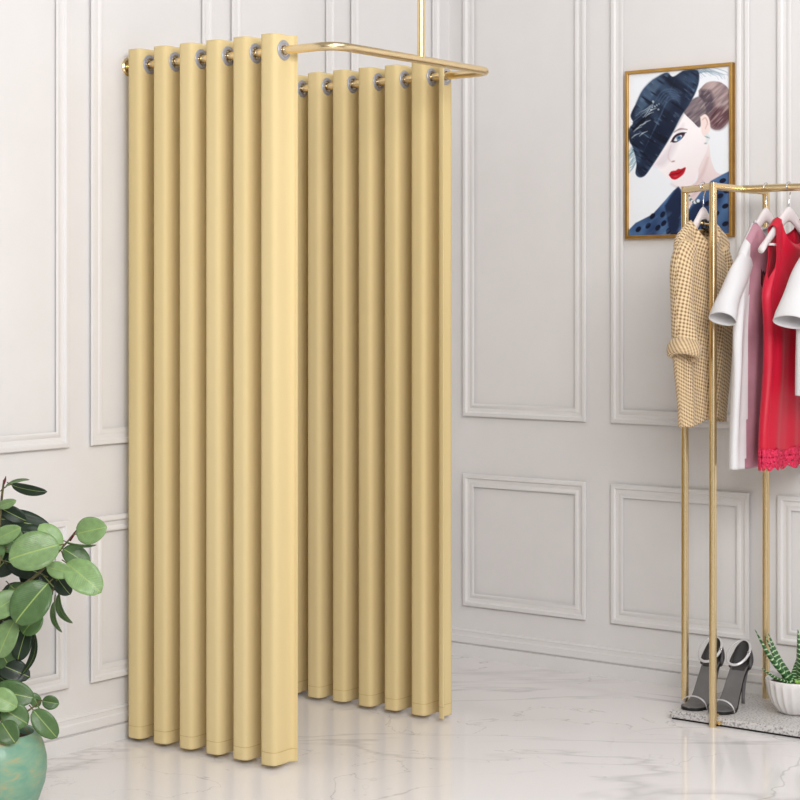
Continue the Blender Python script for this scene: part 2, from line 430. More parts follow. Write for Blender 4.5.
    for (x, y, a) in ((92, 715, .8), (150, 662, .9), (132, 700, .9), (172, 708, .9), (196, 690, .9), (192, 655, 1), (215, 720, 1), (385, 545, .5), (430, 520, .4), (420, 580, .5), (446, 560, .4), (370, 610, .7), (440, 620, .5), (405, 650, .6), (440, 690, .5), (375, 690, .6)):
        d = np.hypot(((X-x)*math.cos(a)+(Y-y)*-math.sin(a))/15, ((X-x)*math.sin(a)+(Y-y)*math.cos(a))/10)
        paint(np.clip((1-d)*5, 0, 1), (16, 24, 48))
    # necklace
    for i, (x, y) in enumerate(catmull([(290, 565), (300, 590), (316, 606), (334, 600)], 3)):
        d = np.hypot(X-x, Y-y); paint(np.clip(7-d, 0, 1), (220, 226, 230) if i % 2 else (110, 120, 130))
    # feathers outside the hat
    rr = np.random.RandomState(11)
    for i in range(26):
        x, y = rr.uniform(330, 440), rr.uniform(80, 105); stroke([(310, 110), ((x+310)/2, y-14), (x, y), (x+rr.uniform(8, 26), y+rr.uniform(0, 26))], 2.2, (120, 146, 166), 3, .45)
    for i in range(26):
        y = rr.uniform(390, 480); stroke([(96, 420), (75, y-16), (52+rr.uniform(0, 14), y), (50, y+rr.uniform(0, 20))], 3, (96, 140, 160), 3, .5)
    # hat
    hatc = lerp((20, 28, 48), (66, 88, 116), np.clip(noise(26, 31, 3, -.9)*.9, 0, 1))
    poly([(150, 120), (205, 92), (232, 108), (262, 92), (280, 84), (330, 84), (338, 120), (326, 165), (300, 215), (268, 262), (232, 330), (190, 400), (150, 460), (120, 500), (96, 508), (80, 492), (84, 450), (70, 392), (54, 360), (52, 318), (70, 290), (60, 260), (84, 210), (110, 160)], hatc, 4)
    poly([(84, 210), (110, 160), (150, 120), (205, 94), (214, 104), (170, 160), (120, 230), (80, 270)], lerp((54, 72, 100), (92, 114, 138), noise(14, 36, 3, -.8)), 12, op=.75)
    poly([(190, 260), (300, 150), (318, 160), (290, 215), (232, 320), (150, 440), (110, 480), (96, 450), (130, 360)], (20, 28, 50), 26, op=.65)
    for i in range(5):
        stroke([(160+i*9, 205+i*6), (190+i*8, 165+i*8), (230+i*4, 158+i*10), (262, 178+i*10)], 5, (86, 104, 132), 5, .6)
    for i in range(22):
        x, y = rr.uniform(60, 120), rr.uniform(235, 330); stroke([(150, 215), ((x+150)/2, (y+225)/2), (x, y)], 2.2, (190, 208, 218) if i % 2 else (30, 40, 64), 2, .55)
    for i in range(10):
        x, y = rr.uniform(130, 180), rr.uniform(205, 240); d = np.hypot(X-x, Y-y); paint(np.clip(4.5-d, 0, 1)*.8, (170, 186, 196))
    for i in range(8):
        stroke([(300+i*4, 90), (296+i*3, 130), (280+i*2, 190)], 3, (60, 80, 110), 4, .4)
    for i in range(8):
        stroke([(240-i*4, 120+i*10), (210-i*6, 200+i*14), (150-i*5, 330+i*10)], 3, (70, 92, 122), 5, .25)
    inhat = np.clip(-sdf(smoothp([(150, 120), (205, 92), (232, 108), (262, 92), (330, 84), (338, 120), (326, 165), (268, 262), (190, 400), (120, 500), (90, 500), (84, 450), (54, 360), (60, 280), (84, 210)]))/10, 0, 1)
    gl = noise(5, 51, 6, -.9)*noise(17, 52, 1, .4)
    paint(inhat*np.clip((gl-.42)*3, 0, 1)*.6, (112, 136, 162)); paint(inhat*np.clip((noise(9, 53, 4, -1.0)-.62)*3, 0, 1)*.8, (12, 16, 32))
    inh = np.clip(1-np.hypot((X-400)/72, (Y-225)/96), 0, .3)/.3
    paint(inh*np.clip((noise(4, 57, 9, .75)-.6)*3, 0, 1)*.5, (214, 196, 190))
    fl2 = np.clip(-sdf([(40, 730), (150, 655), (235, 560), (275, 620), (285, 760)])/10, 0, 1)
    paint(fl2*np.clip((noise(12, 61, 3, .9)-.55)*2, 0, 1)*.5, (120, 156, 196))
    for i in range(12):
        x, y = rr.uniform(56, 96), rr.uniform(300, 345); stroke([(150, 250), ((x+150)/2, (y+250)/2-8), (x, y)], 3, (8, 12, 24), 3, .8)
    for (x, y) in ((72, 326), (88, 312), (108, 300), (64, 352), (120, 268), (132, 252), (96, 344)):
        stroke([(x, y), (x+14, y-12), (x+34, y-20)], 4, (214, 226, 232), 3, .8)
    bm = bmesh.new()
    ya, yb, za, zb = y0-fw*.9, y1+fw*.9, z0+fw*.9, z1-fw*.9
    me = bpy.data.meshes.new('print')
    yy = ya+(yb-ya)*u; zz = zb+(za-zb)*v
    co = np.stack([np.full_like(yy, -.0125), yy, zz], -1).reshape(-1, 3)
    idx = np.arange(NU*NV).reshape(NV, NU)
    fa = np.stack([idx[:-1, :-1], idx[1:, :-1], idx[1:, 1:], idx[:-1, 1:]], -1).reshape(-1, 4)
    me.from_pydata(co.tolist(), [], fa.tolist())
    at_ = me.color_attributes.new('print_ink', 'FLOAT_COLOR', 'POINT')
    c = np.clip(img, 0, 255)/255; c = np.where(c <= .04045, c/12.92, ((c+.055)/1.055)**2.4)
    at_.data.foreach_set('color', np.concatenate([c, np.ones(c.shape[:2]+(1,))], -1).astype(np.float32).ravel())
    m, n, l, b = base_mat('photo_print', (255, 255, 255), .35, spec=.3)
    va = n.new('ShaderNodeVertexColor'); va.layer_name = 'print_ink'; l.new(va.outputs[0], b.inputs['Base Color'])
    me.materials.append(m); bm.free()
    o = bpy.data.objects.new('print', me); COL.objects.link(o); o.parent = t; o.matrix_parent_inverse = Matrix.Translation(-t.location)
poster()

# ---------------------------------------------------------------- clothes rack
ZTOP = 1.608
P1 = onz(713, 727, 0); P1.z = 0
P2 = onz(685, 704.5, .025); P2.z = 0
P3 = Vector((-.10, P1.y, 0))
SC = onz(672.5, 709, .027); SX0, SX1, SY0, SY1, SZ = P1.x+.014, P3.x+.035, SC.y, -2.75, .027
MX = (P1.x+P3.x)/2+.012
rack = thing('clothes_rack', 'gold metal clothes rack with square-cut corners and a grey speckled base shelf', 'clothes rack', (MX, -2.0, 0))
R_ = .0105
def bar(a, b, r=R_):
    """square tube with rounded edges"""
    bm = bmesh.new(); a, b = Vector(a), Vector(b); t = (b-a).normalized()
    up = Vector((0, 0, 1)) if abs(t.z) < .9 else Vector((1, 0, 0)); s = t.cross(up).normalized(); u = s.cross(t)
    rings = []
    for p in (a, b):
        ring = []
        for k in range(40):
            an = 2*PI*k/40; c, sn = math.cos(an), math.sin(an); e = 2.7
            rr = r/((abs(c)**e+abs(sn)**e)**(1/e)); ring.append(bm.verts.new(p+s*c*rr+u*sn*rr))
        rings.append(ring)
    for k in range(40): bm.faces.new((rings[0][k], rings[0][(k+1) % 40], rings[1][(k+1) % 40], rings[1][k]))
    bm.faces.new(rings[0]); bm.faces.new(rings[1]); return bm
zt = ZTOP
obj('post', bar(P1, P1+Vector((0, 0, zt+R_))), GOLD, rack, auto=40)
obj('post', bar(P2+Vector((0, 0, SZ)), P2+Vector((0, 0, zt+R_))), GOLD, rack, auto=40)
obj('post', bar(P3+Vector((0, 0, SZ)), P3+Vector((0, 0, zt+R_))), GOLD, rack, auto=40)
obj('post', bar((P1.x, -2.85, 0), (P1.x, -2.85, zt+R_)), GOLD, rack, auto=40)
obj('post', bar((P3.x, -2.85, 0), (P3.x, -2.85, zt+R_)), GOLD, rack, auto=40)
Z = Vector((0, 0, zt))
obj('top_bar', bar(P1+Z, P2+Z), GOLD, rack, auto=40)
obj('top_bar', bar(P1+Z, P3+Z), GOLD, rack, auto=40)
obj('top_bar', bar((P1.x, -2.85, zt), (P3.x, -2.85, zt)), GOLD, rack, auto=40)
bm = bmesh.new(); tube(bm, [(MX, P1.y, zt), (MX, -2.0, zt), (MX, -2.85, zt)], .0118, 20); obj('hanging_rail', bm, GOLD, rack, auto=40)
bm = bmesh.new(); box(bm, (SX0, SY1, .006), (SX1, SY0, SZ)); bevel_all(bm, .002); obj('base_shelf', bm, TERR, rack, auto=30)
bm = bmesh.new(); box(bm, (SX0+.006, SY1, 0), (SX1-.006, SY0-.006, .0055)); obj('shelf_underframe', bm, BLACK, rack, smooth=False)
bm = bmesh.new(); tube(bm, [(P1.x+.008, P1.y-.016, .012), (P1.x+.03, P1.y-.016, .012)], .006, 12); tube(bm, [(P1.x+.02, P1.y, .03), (P1.x+.03, P1.y, .03)], .005, 12)
obj('shelf_bracket', bm, GOLD, rack, auto=40)

# ---------------------------------------------------------------- hangers
def hanger(c, ang, label, half=.175, bar_=True, clip=False, group='white wooden hangers'):
    """c: point on the rail axis; arms run along direction ang"""
    t = thing('clothes_hanger', label, 'hanger', (c[0], c[1], c[2]-.08), group)
    D = Vector((math.cos(ang), math.sin(ang), 0)); Cc = Vector(c)
    # hook in the plane of the arms
    pts = []
    r = .0165
    for i in range(15):
        a = math.radians(205-i*17.5); pts.append(Cc+D*(-r*math.cos(a))*-1*-1+Vector((0, 0, r*math.sin(a))))
    pts = [Cc+D*(r*math.cos(math.radians(a)))+Vector((0, 0, r*math.sin(math.radians(a)))) for a in range(200, -70, -18)]
    pts += [Cc+D*.003+Vector((0, 0, -.028)), Cc+Vector((0, 0, -.045)), Cc+Vector((0, 0, -.085))]
    bm = bmesh.new(); tube(bm, pts, .0017, 10); obj('hook', bm, CHROME, t)
    # wooden body: swept arms, taller in the middle
    bm = bmesh.new(); n = 40; rings = []
    for i in range(n+1):
        s = -1+2*i/n; a = max(0, math.sqrt(s*s+.010)-.1)/.905
        z = -.062-.012*(1-math.exp(-a*5))-.118*a**1.12; a = abs(s)
        hh = .022*(1-a)**.9*.55+.0108; th = .0075+.0035*(a > .85)
        z = z-hh*.3*(1-a)
        cen = Cc+D*(s*half)+Vector((0, 0, z-.012*(1-a)))
        nrm = Vector((-D.y, D.x, 0)); ring = []
        for k in range(12):
            an = 2*PI*k/12; ring.append(bm.verts.new(cen+nrm*th*math.cos(an)+Vector((0, 0, hh*math.sin(an)))))
        rings.append(ring)
    for A, B in zip(rings, rings[1:]):
        for k in range(12): bm.faces.new((A[k], A[(k+1) % 12], B[(k+1) % 12], B[k]))
    bm.faces.new(rings[0]); bm.faces.new(rings[-1]); obj('shoulders', bm, WHITE_LACQ, t)
    if bar_:
        zb = c[2]-.062-.012-.10
        bm = bmesh.new(); tube(bm, [Cc+D*(-half*.84)+Vector((0, 0, zb-c[2]+Cc.z-Cc.z)), Cc+D*(half*.84)+Vector((0, 0, zb-c[2]))], .004, 10)
        obj('trouser_bar', bm, WHITE_LACQ, t)
    return t

# ---------------------------------------------------------------- garments
def uvmat_knit():
    m, n, l, b = base_mat('beige_open_knit', (214, 186, 146), .8, sheen=.2)
    uv = n.new('ShaderNodeUVMap'); uv.uv_map = 'knit'
    mp = n.new('ShaderNodeMapping'); l.new(uv.outputs[0], mp.inputs['Vector']); mp.inputs['Rotation'].default_value = (0, 0, .55)
    sx = n.new('ShaderNodeSeparateXYZ'); l.new(mp.outputs[0], sx.inputs[0])
    def wave(s, k, ph=0):
        a = n.new('ShaderNodeMath'); a.operation = 'MULTIPLY'; a.inputs[1].default_value = k; l.new(s, a.inputs[0])
        c = n.new('ShaderNodeMath'); c.operation = 'SINE'; l.new(a.outputs[0], c.inputs[0]); return c.outputs[0]
    a = wave(sx.outputs[0], 430); c = wave(sx.outputs[1], 400)
    mu = n.new('ShaderNodeMath'); mu.operation = 'MULTIPLY'; l.new(a, mu.inputs[0]); l.new(c, mu.inputs[1])
    ab = n.new('ShaderNodeMath'); ab.operation = 'MULTIPLY_ADD'; ab.inputs[1].default_value = .5; ab.inputs[2].default_value = .5; l.new(mu.outputs[0], ab.inputs[0])
    cr = n.new('ShaderNodeValToRGB'); e = cr.color_ramp.elements
    e[0].position = .12; e[0].color = lin((126, 96, 64)); e[1].position = .55; e[1].color = lin((208, 180, 140))
    e2 = e.new(.9); e2.color = lin((226, 203, 166))
    l.new(ab.outputs[0], cr.inputs[0]); l.new(cr.outputs[0], b.inputs['Base Color'])
    bump(n, l, b, ab.outputs[0], .45, .003)
    return m
KNIT = uvmat_knit()
COTTON = simple('white_cotton', (216, 214, 215), .8, var=2, bstr=.15, bscale=700)
MAUVE = simple('mauve_print_cotton', (178, 130, 143), .8, var=12, scale=7, bstr=.1, bscale=700)
ORANGE = simple('orange_print_ink', (206, 74, 44), .8, var=10, scale=40)
INK = simple('dark_print_ink', (40, 36, 52), .8, var=8, scale=40)
RED = simple('raspberry_red_satin', (196, 8, 46), .5, var=4, scale=6, sheen=.05)
LACE = simple('raspberry_lace', (200, 26, 68), .75, var=26, scale=160, bstr=.9, bscale=260)
KRIB = simple('beige_knit_rib', (206, 176, 132), .8, var=8, scale=40)

def sheet_garment(c, ang, top, bot, w, tk, folds, NS=48, NV=60, seed=0, matf=None, nr=.3, arm=0):
    """two cloth sheets (front, back) joined at the sides; c centre (x,y), heights absolute"""
    D = Vector((math.cos(ang), math.sin(ang), 0)); Nn = Vector((D.y, -D.x, 0))  # Nn: front side (towards -Y when ang=0)
    bm = bmesh.new(); uvl = bm.loops.layers.uv.new('knit'); info = {}
    r = random.Random(seed); ph = [r.uniform(0, 6.28) for _ in range(6)]
    def P(side, s, v):
        zt_, zb_ = top(s, side), bot(s)
        z = zt_+(zb_-zt_)*v
        ww = w(v); x = s*ww
        edge = math.sqrt(max(0, 1-s*s))
        openr = .024*math.sqrt(max(0, 1-(s/nr)**2))
        th = max(tk(v)*(edge**.8)*min(1, (v/.16))**.6, .0148*min(1, edge*3)*min(1, v/.02)) + openr*max(0, 1-v*6)
        fo = 0
        for k, (amp, fr) in enumerate(folds):
            fo += amp*math.sin(fr*s+ph[k]+(.7*k+.4)*v*3)*min(1, max(0, v-.16)*2.6)
        if arm and v > .004 and v < arm: th = max(th, .0135*min(1, (arm-v)/.05))
        y = side*(th)+fo*(.6+.4*side*0)
        if side < 0: y += 0
        return Vector((c[0], c[1], z))+D*(x+folds[0][0]*.6*math.sin(5*v+ph[1])*v)+Nn*y
    for side in (1, -1):
        G = []
        for i in range(NS+1):
            th_ = -PI/2+PI*i/NS; s = math.sin(th_)*.999999
            G.append([])
            for j in range(NV+1):
                v = j/NV; vert = bm.verts.new(P(side, s, v)); info[vert] = (th_*w(.3)*.78+.4*(side < 0), -vert.co.z, s, v); G[-1].append(vert)
        for i in range(NS):
            for j in range(NV):
                f = bm.faces.new((G[i][j], G[i+1][j], G[i+1][j+1], G[i][j+1]))
                for lp in f.loops: lp[uvl].uv = info[lp.vert][:2]
                if matf:
                    q = [info[x] for x in f.verts]; f.material_index = matf(side, sum(x[2] for x in q)/4, sum(x[3] for x in q)/4)
    bmesh.ops.remove_doubles(bm, verts=bm.verts, dist=.0006)
    return bm
def sleeve(bm0, pts, rx, ry, D, seg=28, wr=.003, seed=0, cuff=None, mi=0):
    """tube of cloth with an open end. rx: half width along D, ry: half depth"""
    bm = bmesh.new() if bm0 is None else bm0
    uvl = bm.loops.layers.uv.get('knit') or bm.loops.layers.uv.new('knit')
    D = Vector(D); Nn = Vector((D.y, -D.x, 0)); C = catmull(pts, 8); rings = []; L = 0; m = len(C)
    r = random.Random(seed); ph = r.uniform(0, 6)
    for i, p in enumerate(C):
        f = i/(m-1); p = Vector(p)
        if i: L += (p-Vector(C[i-1])).length
        ax = rx[0]+(rx[1]-rx[0])*f; ay = ry[0]+(ry[1]-ry[0])*f; ring = []
        T = (Vector(C[min(i+1, m-1)])-Vector(C[max(i-1, 0)])).normalized()
        B = T.cross(Nn).normalized(); Np = B.cross(T)
        for k in range(seg):
            a = 2*PI*k/seg; w_ = 1+wr/ .04*math.sin(3*a+ph+5*f)*.6*f+wr/.04*.5*math.sin(11*f+2*a)
            ring.append((bm.verts.new(p+B*math.cos(a)*ax*w_+Np*math.sin(a)*ay*w_), a*(ax+ay)/2, L))
        rings.append(ring)
    for A, Bq in zip(rings, rings[1:]):
        for k in range(seg):
            q = (A[k], A[(k+1) % seg], Bq[(k+1) % seg], Bq[k]); f = bm.faces.new([x[0] for x in q]); f.material_index = mi
            u0 = k*2*PI/seg*(rx[0]+ry[0])/2; u1 = (k+1)*2*PI/seg*(rx[0]+ry[0])/2
            for lp, uu, x in zip(f.loops, (u0, u1, u1, u0), q): lp[uvl].uv = (uu, x[2])
    # rounded cap at the shoulder so that it joins the body
    top = rings[0]; cen = sum((x[0].co for x in top), Vector())/seg
    T0 = (Vector(C[0])-Vector(C[1])).normalized()
    prev = [x[0] for x in top]
    for fr in (.75, .4):
        nx = [bm.verts.new(cen+(x[0].co-cen)*fr+T0*.02*(1-fr**2)) for x in top]
        for k in range(seg): bm.faces.new((prev[k], prev[(k+1) % seg], nx[(k+1) % seg], nx[k])).material_index = mi
        prev = nx
    bm.faces.new(prev).material_index = mi
    return bm
def solid(o, t=.0014):
    md = o.modifiers.new('cloth', 'SOLIDIFY'); md.thickness = t; md.offset = 0

def htop(x, half):
    a = min(1, abs(x)/half); return -.062-.012*(1-math.exp(-a*5))-.118*a**1.12+.016*(1-a)+.012
ss_ = lambda a, b, x: (lambda t: t*t*(3-2*t))(min(1, max(0, (x-a)/(b-a))))
X_ = Vector((1, 0, 0))
def tee(c, zr, label, hem, w0, w1, tk, two_tone, seed, slv, group):
    """oversize T-shirt on a hanger; zr = rail height"""
    t = thing('t_shirt', label, 'shirt', (c[0], c[1], hem), group)
    NR = .45
    def top(s, side):
        a = abs(s); z = zr+htop(max(a, NR)*w0, .150)+.006-.035*max(0, (a-.85)/.15)**2
        if a < NR: z -= (.075 if side > 0 else .025)*math.cos(a/NR*PI/2)**.8
        return z
    w = lambda v: w0+(w1-w0)*ss_(0, .45, v)+.012*v
    if two_tone:
        def mf(side, s, v):
            if side > 0 and s > -.80+.10*math.sin(v*3):
                q = math.hypot((s+.22)*.9, (v-.20)*3.2)
                if q < .12: return 2
                if q < .17 and s < -.2: return 3
                return 1
            return 0
    else: mf = None
    bm = sheet_garment(c, 0, top, lambda s: hem, w, lambda v: tk*(.8+.5*v), [(.007, 7), (.006, 13), (.003, 23)], seed=seed, matf=mf, nr=.45, NV=90)
    o = obj('body', bm, [COTTON, MAUVE, ORANGE, INK], t); solid(o)
    for sg in (-1, 1):
        sh = Vector((c[0]+sg*(w0-.040), c[1], zr-.222))
        dx, dz, rx, ry = slv
        bm = sleeve(None, [sh, sh+Vector((sg*dx*.38, 0, dz*.30)), sh+Vector((sg*dx*.75, 0, dz*.68)), sh+Vector((sg*dx, 0, dz))], (.040, rx), (tk*.8, ry), X_, seed=seed+sg, wr=.003)
        q = obj('sleeve', bm, COTTON, t); solid(q, .0016)
        # turned hem
        C = Vector(sh+Vector((sg*dx, 0, dz)))
    # neck ribbing
    D = X_; line = []
    for side in (1, -1):
        for i in range(12):
            s = (-.45+.9*i/12)*(1 if side > 0 else -1)
            line.append(Vector((c[0]+s*w(0), c[1]-side*.024*math.sqrt(max(0, 1-(s/.45)**2)), top(s, side)+.001)))
    bm = bmesh.new(); tube(bm, line, .0035, 8, closed=True, cap=False); obj('neckband', bm, COTTON, t)
    # hem band
    return t
zr = ZTOP
c1 = onx(766, 186, MX); c2 = onx(789, 185, MX); c3 = onx(830, 184, MX)
RT = zr-.0005
hanger((MX, c1.y, zr), 0, 'white wooden hanger carrying the long white and mauve shirt next to the red dress', .150)
hanger((MX, c2.y, zr), 0, 'white wooden hanger carrying the red lace-hem dress', .185)
hanger((MX, c3.y, zr), 0, 'white wooden hanger at the right edge carrying the short white shirt', .150)
shirt = tee((MX, c1.y), zr, 'long white shirt with a mauve front, hanging between the beige sweater and the red dress', 1.27-165.5*5.6/F, .168, .208, .021, True, 4, (.152, -.172, .036, .040), 'white cotton shirts on the rack')
tee((MX, c3.y), zr, 'short white T-shirt at the right edge of the picture, hanging beside the red dress', 1.27-96*5.35/F, .168, .19, .034, False, 9, (.135, -.180, .040, .050), 'white cotton shirts on the rack')

# red lace-hem dress
def dress():
    hem = 1.27-168*5.50/F
    t = thing('dress', 'raspberry red sleeveless dress with a scalloped lace hem, hanging between the two white shirts', 'dress', (MX, c2.y, hem))
    nz = zr-.150
    def w(v):
        return .112+(.165-.112)*ss_(.13, .33, v)-.012*ss_(.3, .5, v)+.03*ss_(.6, 1, v)
    def top(s, side):
        a = abs(s); z = zr+htop(max(a, .70)*.112, .185)+.005
        if a < .70: z -= (.080 if side > 0 else .052)*math.cos(a/.70*PI/2)**.42
        return z
    bm = sheet_garment((MX, c2.y), 0, top, lambda s: hem+.052, w, lambda v: .022+.010*v, [(.007, 6), (.004, 12), (.002, 21)], seed=22, nr=.70, NS=72, NV=90, arm=.24)
    o = obj('bodice_and_skirt', bm, RED, t); solid(o)
    # lace band continues the lower edge downward with scallops and an openwork look
    D = X_; r = random.Random(22); ph = [r.uniform(0, 6.28) for _ in range(6)]
    fl = [(.007, 6), (.004, 12), (.002, 21)]
    bm = bmesh.new()
    for side in (1, -1):
        G = []
        N = 150
        for i in range(N+1):
            th_ = -PI/2+PI*i/N; s = math.sin(th_); G.append([])
            ar = th_*9.5
            for j in range(15):
                f = j/14; v = 1
                zb = hem-.004+.011*(1-abs(math.sin(ar)))
                zz = hem+.055+.007*abs(math.sin(ar))+(zb-hem-.055-.007*abs(math.sin(ar)))*f
                fo = sum(a*math.sin(fr*s+ph[k]+(.7*k+.4)*3) for k, (a, fr) in enumerate(fl))
                y = side*.0325*math.sqrt(max(0, 1-s*s))**.8+fo
                x = s*w(1)+fl[0][0]*.6*math.sin(5+ph[1])
                off = 1.012
                G[-1].append(bm.verts.new((MX+x*off, c2.y-y-side*.0012, zz)))
        for i in range(N):
            for j in range(14):
                # openwork: leave small eyelets in a lattice
                if j in (5, 9) and (i//2) % 3 == (0 if j == 5 else 1): continue
                if j == 12 and i % 8 in (3, 4): continue
                bm.faces.new((G[i][j], G[i+1][j], G[i+1][j+1], G[i][j+1]))
    o = obj('lace_hem', bm, LACE, t); solid(o, .002)
    # armhole binding on the viewer's side and the label inside the neck
    bm = bmesh.new(); box(bm, (MX-.03, c2.y+.016, zr-.205), (MX+.004, c2.y+.018, zr-.192)); obj('neck_label', bm, LABELM, t, smooth=False)
dress()

# beige knitted sweater on its own hanger
PB = P1.lerp(P2, .34); cs = (PB.x-.006, PB.y)
hanger((PB.x, PB.y, zr), 0, 'white wooden hanger inside the beige knitted sweater, on the short side bar of the rack', .130, False)
def sweater():
    hem = 1.27-121*5.6/F
    t = thing('sweater', 'beige open-knit sweater with a rolled sleeve cuff, hanging behind the front rack post', 'sweater', (cs[0], cs[1], hem))
    nz = zr-.122
    def top(s, side):
        a = abs(s); z = zr-.103-.045*max(0, (a-.5)/.5)-.030*max(0, (a-.8)/.2)**2
        if a < .50: z -= (.062 if side > 0 else .030)*math.cos(a/.5*PI/2)**.7
        return z
    def w(v): return .156+.008*ss_(.1, .3, v)-.035*ss_(.55, 1, v)
    bm = sheet_garment(cs, 0, top, lambda s: hem+.012*math.sin(s*3+1), w, lambda v: .020+.006*v, [(.006, 8), (.004, 15), (.002, 25)], seed=14, nr=.5, NV=90)
    o = obj('body', bm, KNIT, t); solid(o, .003)
    for sg in (-1, 1):
        sh = Vector((cs[0]+sg*.118, cs[1]-(.012 if sg < 0 else -.01), zr-.180))
        end = sh+Vector((sg*.034, -.012 if sg < 0 else .012, -.300))
        bm = sleeve(None, [sh, sh+Vector((sg*.026, 0, -.06)), sh+Vector((sg*.036, -.004, -.18)), end], (.038, .030), (.030, .036), X_, seed=31+sg, wr=.004)
        o = obj('sleeve', bm, KNIT, t); solid(o, .003)
        # rolled cuff: a fat open roll tilted outward
        ax = Vector((sg*.35, -.1, -1)).normalized(); prof = [(.036, -.055), (.047, -.05), (.052, -.025), (.053, .0), (.050, .022), (.041, .026), (.034, .018), (.032, -.02)]
        bm = bmesh.new(); uvl = bm.loops.layers.uv.new('knit'); rings = []; B1 = ax.cross(Vector((0, 1, 0))).normalized(); B2 = ax.cross(B1)
        for k in range(32):
            a = 2*PI*k/32; wv = 1+.07*math.sin(2*a+1)+.04*math.sin(5*a)
            rings.append([(bm.verts.new(end+Vector((sg*.003, 0, -.012))+ax*(h*.62)+(B1*math.cos(a)*.92+B2*math.sin(a)*.98)*r*wv*.95), a*.045, h*1.3+.01*q) for q, (r, h) in enumerate(prof)])
        for k in range(32):
            A, Bq = rings[k], rings[(k+1) % 32]
            for q in range(len(prof)-1):
                quad = (A[q], A[q+1], Bq[q+1], Bq[q]); f = bm.faces.new([x[0] for x in quad])
                us = (k*2*PI/32*.045, k*2*PI/32*.045, (k+1)*2*PI/32*.045, (k+1)*2*PI/32*.045)
                for lp, uu, x in zip(f.loops, us, quad): lp[uvl].uv = (uu, x[2])
        o = obj('rolled_cuff', bm, KNIT, t); solid(o, .003)
    # lower sleeve bulk below the cuff
    line = []
    for side in (1, -1):
        for i in range(14):
            s = (-.5+i/14)*(1 if side > 0 else -1)
            line.append(Vector((cs[0]+s*w(0), cs[1]-side*.024*math.sqrt(max(0, 1-(s/.5)**2)), top(s, side))))
    bm = bmesh.new(); tube(bm, line, .005, 8, closed=True, cap=False); obj('neckband', bm, KRIB, t)
sweater()
# small metal clip with black bow on the sweater hanger
clip = thing('hanger_clip', 'small gold and black bow clip on the sweater hanger below its hook', 'clip', (PB.x, PB.y-.012, zr-.105))
bm = bmesh.new(); tube(bm, [(PB.x-.045, PB.y-.016, zr-.108), (PB.x, PB.y-.019, zr-.112), (PB.x+.04, PB.y-.016, zr-.108)], .0035, 10); obj('clip_bar', bm, GOLD, clip)
bm = bmesh.new()
for sg in (-1, 1):
    tube(bm, [(PB.x+sg*.002, PB.y-.016, zr-.110), (PB.x+sg*.018, PB.y-.017, zr-.100), (PB.x+sg*.034, PB.y-.016, zr-.102), (PB.x+sg*.034, PB.y-.016, zr-.124), (PB.x+sg*.018, PB.y-.017, zr-.126), (PB.x+sg*.002, PB.y-.016, zr-.112)], .005, 10)
obj('bow', bm, BLACK, clip)

